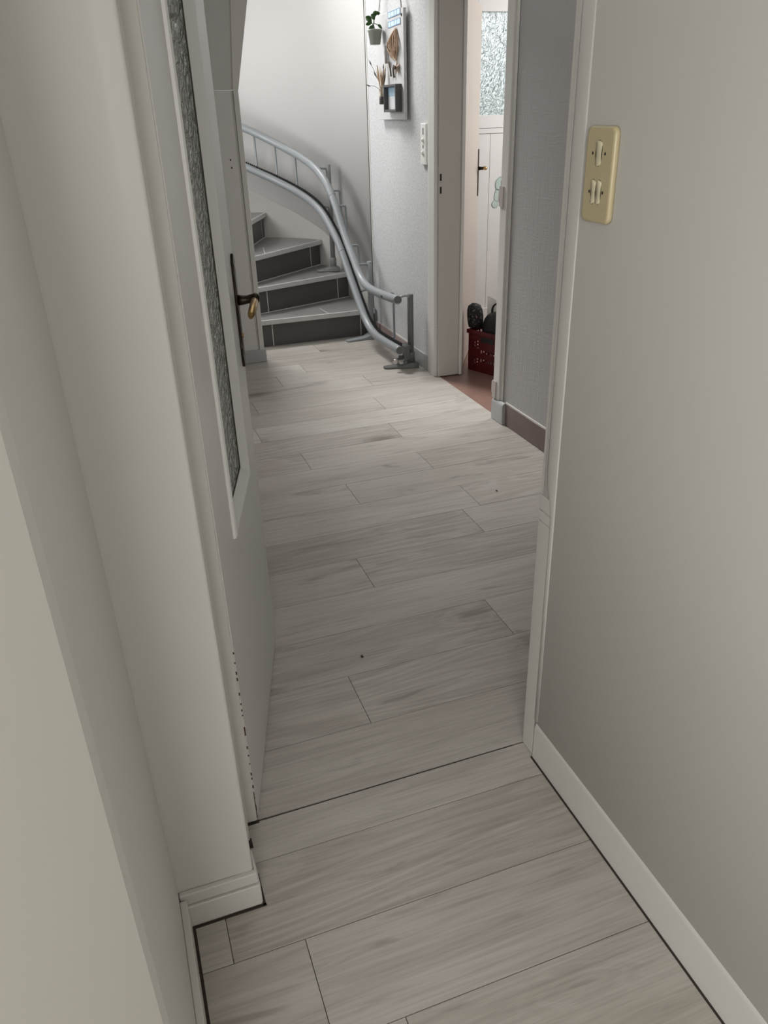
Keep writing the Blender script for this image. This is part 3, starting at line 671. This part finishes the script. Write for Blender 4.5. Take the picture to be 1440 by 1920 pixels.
bm = nb(); tube(bm, crom([(.688, -.047, 1.080), (.665, -.049, 1.080), (.62, -.049, 1.075), (.572, -.046, 1.064)], 4), [.008, .0085, .009, .0092, .0095, .0098, .010, .010, .010, .0098, .0095, .0088, .006], 14); obj('lever_grip', bm, BRASS, nk)
bm = nb(); tube(bm, [(.692, -.004, .99), (.692, -.009, .99)], .007, 12); obj('keyhole_cover', bm, BRASS, pl)
# chipped paint along the hinge joint
bm = nb(); random.seed(3); z = .03
while z < .52:
    h_ = random.uniform(.003, .03) if random.random() < .4 else random.uniform(.002, .008); bx(bm, -.0012, -.0002 + random.uniform(.0002, .0012), -.0004, .004, z, z + h_); z += h_ + random.uniform(.004, .035)
bx(bm, -.0015, -.0002, .0005, .004, .006, .09)
obj('hinge_gap', bm, mat('bare_wood_chips', (.10, .05, .03), .8), door)

# ------------------------------------------------------------------ entry beyond the doorway
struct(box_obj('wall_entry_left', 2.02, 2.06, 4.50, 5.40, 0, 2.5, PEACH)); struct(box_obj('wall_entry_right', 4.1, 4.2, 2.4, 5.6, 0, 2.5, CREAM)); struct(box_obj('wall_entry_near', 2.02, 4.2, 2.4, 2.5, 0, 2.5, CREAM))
bm = nb(); bx(bm, 2.02, 2.50, 5.40, 5.55, 0, 2.5); bx(bm, 3.40, 4.2, 5.40, 5.55, 0, 2.5); bx(bm, 2.50, 3.40, 5.40, 5.55, 2.26, 2.5)
struct(obj('wall_entry_back', bm, CREAM)); struct(box_obj('ceiling_entry', 2.02, 4.2, 2.4, 5.6, 2.5, 2.6, CEIL))
d2 = bpy.data.objects.new('door_2', None); COL.objects.link(d2); d2.location = (2.043, 4.372, 0); d2.rotation_euler = (0, 0, math.atan2(.854, .52))
struct(d2, 'plain off white door seen edge on beyond the doorway')
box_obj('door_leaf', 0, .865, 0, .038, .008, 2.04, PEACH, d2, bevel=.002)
bm = nb(); zz2 = [.965, .975, .99, 1.0, 1.22, 1.235, 1.245, 1.252]; w2 = [.006, .014, .011, .016, .016, .011, .014, .006]
prism(bm, [(.838 - w_, z) for z, w_ in zip(zz2, w2)] + [(.838 + w_, z) for z, w_ in zip(zz2[::-1], w2[::-1])], -.006, 0, 'y'); pl2 = obj('lock_plate', bm, BRONZE, d2)
bm = nb(); tube(bm, [(.838, -.004, 1.135), (.838, -.03, 1.135), (.836, -.05, 1.137)], [.012, .009, .011], 12); hd2 = obj('handle', bm, BRONZE, d2)
bm = nb(); tube(bm, [(.838, -.050, 1.137), (.79, -.055, 1.139), (.74, -.053, 1.140)], [.011, .0115, .009], 12); obj('lever_grip', bm, BRASS, hd2)
d3 = bpy.data.objects.new('door_3', None); COL.objects.link(d3); d3.location = (2.5, 5.40, 0); struct(d3, 'white front door with hammered glass above and grooved panel below')
bm = nb(); gx0, gx1, gz0, gz1 = .112, .76, 1.444, 2.05
bx(bm, .004, gx0, .02, .075, .004, 2.25); bx(bm, gx1, .896, .02, .075, .004, 2.25); bx(bm, gx0, gx1, .02, .075, gz1, 2.25); bx(bm, gx0, gx1, .02, .075, 1.365, gz0); bx(bm, gx0, gx1, .02, .075, .004, .12)
obj('door_leaf', bm, PVC, d3, bevel=.002)
bm = nb()
for k in range(6):
    x0 = gx0 + (gx1 - gx0) * k / 6; off = .0145
    x0 = gx0 + .127 * k - .0025; bx(bm, max(gx0, x0 + .0015), min(gx1, x0 + .127 - .0015), .030, .065, .12, 1.329)
bx(bm, gx0, gx1, .034, .06, .12, 1.365); bx(bm, gx0, gx1, .024, .06, 1.331, 1.3635)
obj('door_panel', bm, PVC, d3, bevel=.0015)
box_obj('glass_pane', gx0 - .003, gx1 + .003, .045, .052, gz0 - .003, gz1 + .003, FGLASS, d3)
# cactus shaped stickers on the lower panel: plain ovals
st = thing('wall_sticker', 'pale green cactus sticker of round pads on the front door', 'sticker', (2.8, 5.428, .95))
def pad(x, z, rx, rz, rot):
    for nm, k, m_, dy, par in (('pad_outline', 1.0, CACTD, -.0, st), ('pad', .88, CACT, -.0008, None)):
        bm = nb(); pts = []
        for i in range(24):
            t = 2 * math.pi * i / 24; a, b = rx * k * math.cos(t), rz * k * math.sin(t) * (1 + .08 * math.cos(t))
            pts.append((a * math.cos(rot) - b * math.sin(rot), a * math.sin(rot) + b * math.cos(rot)))
        prism(bm, [(x - 2.8 + p[0], z - .95 + p[1]) for p in pts], dy - .0004, dy + .0006, 'y')
        o = obj(nm, bm, m_, st if par else last)
        last = o
for q in ((2.789, .865, .026, .028, .3), (2.803, .925, .022, .047, -.15), (2.828, 1.0, .042, .052, -.4), (2.855, 1.09, .016, .03, .2)): pad(*q)
# outside
out = struct(box_obj('ground_outside', .5, 6.5, 5.7, 12, -.12, -.02, GROUND)); 
bm = nb(); bmesh.ops.create_icosphere(bm, subdivisions=5, radius=1)
for v in bm.verts:
    n_ = .12 * math.sin(9 * v.co.x + 3 * v.co.z) * math.sin(8 * v.co.z + 5 * v.co.y) + random.uniform(-.05, .05)
    v.co = v.co * (1 + n_); v.co = Vector((4.6 + v.co.x * 2.6, 9.2 + v.co.y * .8, .82 + v.co.z * .92))
hg = obj('hedge', bm, HEDGE); tag(hg, 'blurred green hedge outside behind the hammered front door glass', 'hedge')

# ------------------------------------------------------------------ crate and bags in the entry
cr = thing('plastic_crate', 'red perforated plastic crate on the reddish tiles', 'crate', (2.120, 4.424, -.006), math.atan2(-.927, .375))
CL, CW, CH = .50, .30, .262     # local x along the visible long side, local y away from the viewer
bm = nb()
def perf_wall(L_, t0, t1, axis, groups):
    # wall of height with rows of holes: built from a grid of cells, leaving hole cells open
    n, mz = 48 if L_ > .4 else 28, 24
    for i in range(n):
        for k in range(mz):
            a, b = L_ * i / n, L_ * (i + 1) / n; z0, z1 = .012 + .225 * k / mz, .012 + .225 * (k + 1) / mz
            if groups(i, k, n): continue
            if axis == 'x': bx(bm, a, b, t0, t1, z0, z1)
            else: bx(bm, t0, t1, a, b, z0, z1)
def holes(i, k, n):
    if i in (0, n - 1): return False
    band = (3 <= k <= 7) or (15 <= k <= 19)
    edge = i < 9 or i > n - 10
    if band and edge: return i % 2 == 1 and (k % 2 == (1 if (i // 2) % 2 else 0))
    if 9 < i < n - 10 and k in (12, 13, 6, 7): return i % 2 == 0
    return False
perf_wall(CL, 0, .003, 'x', holes); perf_wall(CL, CW - .003, CW, 'x', holes); open_end = lambda i, k, n: 2 < i < n - 3 and k % 6 != 0 and i % 3 != 0
perf_wall(CW, 0, .003, 'y', open_end); perf_wall(CW, CL - .003, CL, 'y', open_end)
bx(bm, 0, CL, 0, CW, .0, .012)
bmesh.ops.remove_doubles(bm, verts=bm.verts, dist=1e-5)
obj('crate_body', bm, RED, cr)
bm = nb(); o_ = .010
bx(bm, -o_, CL + o_, -o_, .004, .237, CH); bx(bm, -o_, CL + o_, CW - .004, CW + o_, .237, CH); bx(bm, -o_, .004, .004, CW - .004, .237, CH); bx(bm, CL - .004, CL + o_, .004, CW - .004, .237, CH)
obj('crate_rim', bm, RED, cr, bevel=.003)
box_obj('handle_slot', .10, .21, -.0016, -.0004, .196, .226, BLACK, cr)
bm = nb(); ball(bm, (0, 0, 0), .5, .5, .5, 24, 14)   # contents seen as a dark cloth filling
dk = thing('drawstring_bag', 'small black printed drawstring bag on the corner of the red crate', 'bag', (2.172, 4.434, .2575))
bm.free(); bm = nb()
prof = [(.030, .0), (.046, .006), (.052, .04), (.053, .08), (.049, .115), (.040, .138), (.022, .148), (.012, .152)]
lathe(bm, [(r_ * 1.0, z) for r_, z in prof], 24)
for v in bm.verts:
    a = math.atan2(v.co.y, v.co.x); f = 1 + .05 * math.sin(5 * a) * (v.co.z / .15); v.co.x *= f; v.co.y *= f * .8; v.co.x -= .012 * (v.co.z / .15) ** 2
obj('pouch', bm, BAGF, dk)
bm = nb(); tube(bm, crom([(-.012, -.005, .150), (-.030, -.012, .156), (-.050, -.022, .140), (-.058, -.026, .10), (-.058, -.026, .07)], 5), .0032, 8); tube(bm, crom([(-.012, -.004, .152), (-.038, -.010, .152), (-.054, -.02, .12), (-.056, -.022, .075)], 5), .0028, 8)
cordo = obj('drawstring', bm, BLACK, dk)
bm = nb(); lathe(bm, [(.004, .0), (.009, .004), (.009, .026), (.005, .03)], 12, (-.058, -.026, .044)); obj('toggle', bm, BLACK, cordo)
hb = thing('handbag', 'plain black bag with a looped handle on the red crate', 'bag', (2.272, 4.292, .10), math.atan2(-.927, .375))
bm = nb(); ball(bm, (0, 0, .135), .118, .075, .137, 28, 16)
for v in bm.verts:
    u_ = Vector((v.co.x / .118, v.co.y / .075, (v.co.z - .135) / .137)); k_ = (abs(u_.x) ** 3.2 + abs(u_.y) ** 3 + abs(u_.z) ** 2.6) ** (1 / 3)
    u_ /= max(k_, .01); v.co = Vector((u_.x * .118, u_.y * .075, .135 + u_.z * .137))
obj('bag_body', bm, BAGB, hb)
bm = nb(); tube(bm, crom([(-.06, -.01, .245), (-.055, -.012, .295), (-.02, -.012, .322), (.04, -.012, .31), (.06, -.01, .245)], 6), .009, 10, flat=.6); obj('handle', bm, BAGB, hb)
bm = nb(); ball(bm, (-.045, -.064, .175), .006, .006, .006, 10, 8); obj('snap_button', bm, CHROME, hb)
pa = thing('newspaper', 'crumpled white papers behind the black bag on the crate', 'paper', (2.335, 4.385, .2575), math.atan2(-.927, .375))
for k in range(3):
    bm = nb(); n_ = 8
    g_ = [[bm.verts.new((-.13 + .26 * i / n_, .008 * k + .012 * math.sin(i * .9 + k), .012 + .15 * j / n_ - .006 * k + .012 * math.sin(i * 1.3 + j))) for j in range(n_ + 1)] for i in range(n_ + 1)]
    for i in range(n_):
        for j in range(n_): bm.faces.new((g_[i][j], g_[i + 1][j], g_[i + 1][j + 1], g_[i][j + 1]))
    o = obj('sheet', bm, PAPER, pa); o.modifiers.new('thickness', 'SOLIDIFY').thickness = .0008

# ------------------------------------------------------------------ ivory double switch on the near wall
sw = thing('light_switch', 'ivory triple light switch plate on the near white wall', 'light switch', (.83, 1.2235, 1.3905))
def rrect(w, h, r_, n=6):
    pts = []
    for cx, cy, a0 in ((w - r_, h - r_, 0), (-w + r_, h - r_, 90), (-w + r_, -h + r_, 180), (w - r_, -h + r_, 270)):
        for k in range(n + 1):
            a = math.radians(a0 + 90 * k / n); pts.append((cx + r_ * math.cos(a), cy + r_ * math.sin(a)))
    return pts
bm = nb(); rs_ = []
for sc, x in ((1.0, -.0005), (1.0, -.006), (.975, -.0085), (.93, -.0098), (.86, -.0102)):
    dx = .0415 * (1 - sc)
    rs_.append([bm.verts.new((x, a, b)) for a, b in rrect(.0415 - dx, .0755 - dx, .012 - dx * .7)])
n = len(rs_[0])
for a, b in zip(rs_[:-1], rs_[1:]):
    for k in range(n):
        f = bm.faces.new((a[k], a[(k + 1) % n], b[(k + 1) % n], b[k])); f.smooth = True
bm.faces.new(rs_[-1]); bm.faces.new(rs_[0][::-1]); obj('switch_plate', bm, IVORY, sw)
def rocker(y, z, hw, hh):
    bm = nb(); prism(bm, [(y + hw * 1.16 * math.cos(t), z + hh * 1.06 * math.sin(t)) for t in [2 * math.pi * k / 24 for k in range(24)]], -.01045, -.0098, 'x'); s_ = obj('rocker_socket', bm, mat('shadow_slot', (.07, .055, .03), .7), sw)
    bm = nb(); prof = []
    for k in range(13):
        t = -1 + 2 * k / 12; prof.append((-.0103 - .0042 * (1 - .55 * (1 - t * t)) * (1 if t > 0 else .75) , z + hh * t))
    rows = []
    for x, zz_ in prof:
        t = (zz_ - z) / hh; wv_ = hw * math.sqrt(max(.05, 1 - max(0, abs(t) - .72) ** 2 / .0784))
        rows.append([bm.verts.new((-.0095, y + wv_, zz_)), bm.verts.new((x + .0012, y + wv_ * .85, zz_)), bm.verts.new((x, y, zz_)), bm.verts.new((x + .0012, y - wv_ * .85, zz_)), bm.verts.new((-.0095, y - wv_, zz_))])
    for a, b in zip(rows[:-1], rows[1:]):
        for k in range(4):
            f = bm.faces.new((a[k], a[k + 1], b[k + 1], b[k])); f.smooth = True
    bm.faces.new(rows[0]); bm.faces.new(rows[-1][::-1]); obj('rocker', bm, IVORY2, sw)
rocker(.001, .034, .0088, .0195); rocker(.0082, -.026, .0066, .0190); rocker(-.0082, -.026, .0066, .0190)
for y, z in ((.0185, .034), (-.0175, .034), (.0195, -.026), (-.0200, -.026)):
    bm = nb(); prism(bm, [(y + .0021 * math.cos(t), z + .0027 * math.sin(t)) for t in [2 * math.pi * k / 14 for k in range(14)]], -.0106, -.0098, 'x'); obj('screw_hole', bm, BLACK, sw)
# ragged bare patch of wall round the switch
# white switch plate in the hall
hs = thing('socket_plate', 'narrow white switch plate on the speckled hall wall', 'switch plate', (1.872, 4.525, 1.318))
bm = nb(); bx(bm, -.017, -.0005, -.041, .041, -.107, .107); obj('switch_plate', bm, WHITEP, hs, bevel=.004)
for z, k in ((.066, 'slot'), (.022, 'knob'), (-.012, 'slot2'), (-.044, 'knob')):
    bm = nb()
    if k == 'knob': ball(bm, (-.019, .0, z), .009, .011, .012, 14, 10); obj('toggle', bm, WHITEP, hs)
    else:
        h_ = .017 if k == 'slot' else .008; bx(bm, -.0178, -.0168, -.006, .004, z - h_, z + h_); obj('slot', bm, BLACK, hs)

# ------------------------------------------------------------------ hanging board and its ornaments
XB = 1.839
hbrd = thing('hanging_board', 'tall white board hung by cords on the speckled wall', 'board', (1.858, 5.0, 1.72))
bm = nb(); bx(bm, XB - 1.858, -.001, -.232, .238, -.277, .281); obj('board_panel', bm, BOARDW, hbrd, bevel=.002)
for y0, y1 in ((-.205, -.03), (.205, .03)):
    for k in (0, 1):
        bm = nb(); tube(bm, [(-.014, y0 - .008 * k * (1 if y0 > 0 else -1), .262), (-.010, (y0 + y1) / 2, .262 + .22), (-.006, y1, .262 + .44)], .0028, 8); obj('cord', bm, ROPE, hbrd)
bm = nb(); ball(bm, (-.016, -.205, .250), .008, .010, .010, 12, 8); obj('cord_knot', bm, BLACK, hbrd)
lb = thing('printed_card', 'pale blue printed strips at the top of the hanging board', 'card', (XB - .001, 4.905, 1.965))
for z0, ang in ((.022, -.02), (-.025, -.02)):
    bm = nb(); prism(bm, [(-.095, z0 - .016 + .003), (.105, z0 - .016 - .003), (.105, z0 + .014 - .003), (-.095, z0 + .014 + .003)], -.0012, -.0002, 'x'); s_ = obj('strip', bm, BLUEM, lb)
    bm = nb()
    for zz_ in (-.015, .0125): prism(bm, [(-.095, z0 + zz_ + .003), (.105, z0 + zz_ - .003), (.105, z0 + zz_ - .0005), (-.095, z0 + zz_ + .0055)], -.0020, -.0011, 'x')
    for yy_ in (-.095, -.04, .0, .06, .103): prism(bm, [(yy_, z0 - .015), (yy_ + .003, z0 - .015), (yy_ + .003, z0 + .014), (yy_, z0 + .014)], -.0020, -.0011, 'x')
    obj('outline', bm, BLUED, s_)
# potted plant
pp = thing('potted_plant', 'small dark leaved plant in a grey pot fixed to the hanging board', 'plant', (1.790, 5.112, 1.846))
bm = nb(); lathe(bm, [(.029, 0), (.031, .002), (.041, .066), (.044, .068), (.045, .078), (.041, .079), (.039, .070), (.004, .068)], 28); obj('pot', bm, GREYPOT, pp)
bm = nb(); tube(bm, [(0, 0, .068), (-.006, .004, .10), (-.002, .004, .13), (.006, -.002, .16)], [.004, .0035, .003, .002], 8); tube(bm, [(-.004, .004, .09), (-.018, .012, .12)], .002, 6); tube(bm, [(-.003, .004, .11), (.02, -.01, .10)], .002, 6); obj('stem', bm, STEM, pp)
def leaf(base, d, L_, w_):
    bm = nb(); d = Vector(d).normalized(); s_ = d.cross(Vector((.6, .8, .1))).normalized(); u_ = d.cross(s_); rows = []
    for k in range(8):
        t = k / 7; w = w_ * math.sin(math.pi * (t * .96 + .02)) ** .8; c = Vector(base) + d * (L_ * t) - Vector((0, 0, .012 * t * t))
        rows.append([bm.verts.new(c - s_ * w + u_ * .003), bm.verts.new(c), bm.verts.new(c + s_ * w + u_ * .003)])
    for a, b in zip(rows[:-1], rows[1:]):
        for k in (0, 1):
            f = bm.faces.new((a[k], a[k + 1], b[k + 1], b[k])); f.smooth = True
    o = obj('leaf', bm, LEAF, pp); o.modifiers.new('thickness', 'SOLIDIFY').thickness = .001
for q in (((-.014, .010, .118), (-.55, .40, .75), .055, .016), ((-.012, .008, .112), (-.6, .3, .1), .040, .013), ((0, 0, .14), (.1, -.2, .8), .045, .014), ((.004, -.002, .155), (.55, -.4, .35), .035, .011), ((-.004, .004, .10), (-.5, .5, -.5), .045, .014), ((.0, .0, .125), (-.3, .1, .9), .048, .014), ((.015, -.008, .10), (.5, -.3, -.15), .03, .009)): leaf(*q)
# vase with dried grasses
va = thing('dried_grass_vase', 'little glass vase of dried straw beside the dark photo frame', 'vase', (1.803, 5.045, 1.528))
bm = nb(); lathe(bm, [(.018, 0), (.020, .003), (.020, .082), (.0185, .084)], 20, close=False); bm.faces.new([v for v in bm.verts if abs(v.co.z) < 1e-6][::-1]); obj('vase_glass', bm, VGLASS, va)
bm = nb(); lathe(bm, [(.0175, .003), (.0180, .006), (.0180, .040), (.017, .042)], 20); obj('soil', bm, mat('dark_brown_soil', (.035, .022, .014), .9, var=.3, vscale=60), va)
random.seed(11)
for k in range(17):
    a = random.uniform(0, 6.28); sp_ = random.uniform(.01, .032); h_ = random.uniform(.16, .215)
    bm = nb(); x, y = sp_ * math.cos(a) - .006, sp_ * math.sin(a); tube(bm, crom([(x * .2, y * .2, .04), (x * .45, y * .45, .10), (x, y, h_)], 4), [.0012] * 5 + [.0022, .003, .0024, .0008], 6); obj('grass_stalk', bm, STRAW if k % 4 else STRAWD, va)
for end, tip in (((-.055, .05, .225), 1), ((-.035, .03, .165), 1), ((-.075, .05, .105), 1), ((.0, -.03, .20), 0)):
    e = Vector(end); bm = nb(); a = Vector((0, 0, .07)); tube(bm, crom([a, a.lerp(e, .5) + Vector((0, 0, .01)), e], 5), .0011, 6)
    d = (e - a).normalized(); tube(bm, [e - d * .018, e - d * .004, e + d * .014], [.001, .0042, .001], 8); obj('grass_stalk', bm, STRAWD, va)
# photo frame
pf = thing('photo_frame', 'dark grey frame with a pale seaside print on the hanging board', 'photo frame', (XB, 4.915, 1.558))
bm = nb(); y0, y1, z0, z1, t = -.107, .103, -.073, .073, .015; fx = -.040
t = .014
bx(bm, fx, -.001, y0, y0 + t, z0, z1); bx(bm, fx, -.001, y1 - t, y1, z0, z1); bx(bm, fx, -.001, y0 + t, y1 - t, z0, z0 + t); bx(bm, fx, -.001, y0 + t, y1 - t, z1 - t, z1); bx(bm, -.012, -.001, y0 + t, y1 - t, z0 + t, z1 - t)
obj('frame', bm, FRAMEG, pf, bevel=.002)
box_obj('print', -.0145, -.0125, y0 + t + .001, y1 - t - .001, z0 + t + .001, z1 - t - .001, SEA, pf)
# raffia bundle
rf_ = thing('raffia_bundle', 'looped tan raffia bundle hanging on the white board', 'ornament', (XB, 4.905, 1.84))
random.seed(5)
for k in range(22):
    a = random.uniform(-.9, .9); w_ = random.uniform(.02, .085); d_ = random.uniform(.005, .022); zl = random.uniform(-.075, -.045); s_ = random.choice((-1, 1))
    bm = nb(); tube(bm, crom([(-.006, -.03, .075), (-d_, s_ * w_ * .6 - .005, .035), (-d_ - .006, s_ * w_ + .003 * k % .01, -.01), (-d_, s_ * w_ * .55, zl), (-.006, s_ * .012, zl - .012), (-d_ - .003, -s_ * w_ * .4, zl + .02), (-d_ - .008, -s_ * w_ * .3, .02), (-.007, -.03, .072)], 4), .0022, 5); obj('raffia_strand', bm, RAFFIA, rf_)
# driftwood and star
def stick(name, lab, base, pts, r_, m_):
    t_ = thing(name, lab, 'ornament', base); bm = nb(); tube(bm, crom(pts, 5), r_, 9); obj('wood', bm, m_, t_)
    return t_
stick('driftwood', 'curved grey driftwood piece below the potted plant', (XB - .009, 5.045, 1.79), [(0, .0, .045), (-.004, -.012, .01), (-.004, -.016, -.02), (-.002, -.004, -.045)], [.006] * 4 + [.009] * 8 + [.008] * 3 + [.005], DRIFT)
stick('driftwood', 'dark hooked driftwood piece hanging above the photo frame', (XB - .007, 4.985, 1.715), [(0, .04, .035), (-.004, -.005, .028), (-.004, -.022, -.01), (-.002, -.026, -.042)], .005, STRAWD)
stick('driftwood', 'short dark twig beside the beige starfish', (XB - .006, 4.915, 1.70), [(0, 0, .03), (-.003, .002, 0), (0, .001, -.035)], .005, STRAWD)
sf = thing('starfish', 'beige starfish hanging under the raffia bundle', 'ornament', (XB - .006, 4.855, 1.715))
bm = nb(); c0 = bm.verts.new((-.014, 0, 0)); c1 = bm.verts.new((.004, 0, 0)); rim = []
for k in range(10):
    r_ = .052 if k % 2 == 0 else .018; a = math.pi / 2 + math.pi * k / 5; rim.append(bm.verts.new((-.002, r_ * math.cos(a), r_ * math.sin(a))))
for k in range(10): bm.faces.new((c0, rim[k], rim[(k + 1) % 10])); bm.faces.new((c1, rim[(k + 1) % 10], rim[k]))
obj('star_body', bm, SHELLB, sf, bevel=.002)
bm = nb(); ball(bm, (-.017, 0, 0), .007, .010, .010, 12, 8); obj('bead', bm, STRAWD, sf)

# ------------------------------------------------------------------ small crumbs on the floor
def crumb(lab, x, y, r_):
    bm = nb(); ball(bm, (x, y, r_ * .5), r_, r_ * 1.4, r_ * .5, 8, 6); tag(obj('crumb', bm, BLACK), lab, 'crumb')
crumb('tiny dark crumb on the planks near the glazed door', .545, 1.845, .0045)
crumb('tiny dark crumb on the planks near the brown tiles', 1.46, 2.73, .0045)
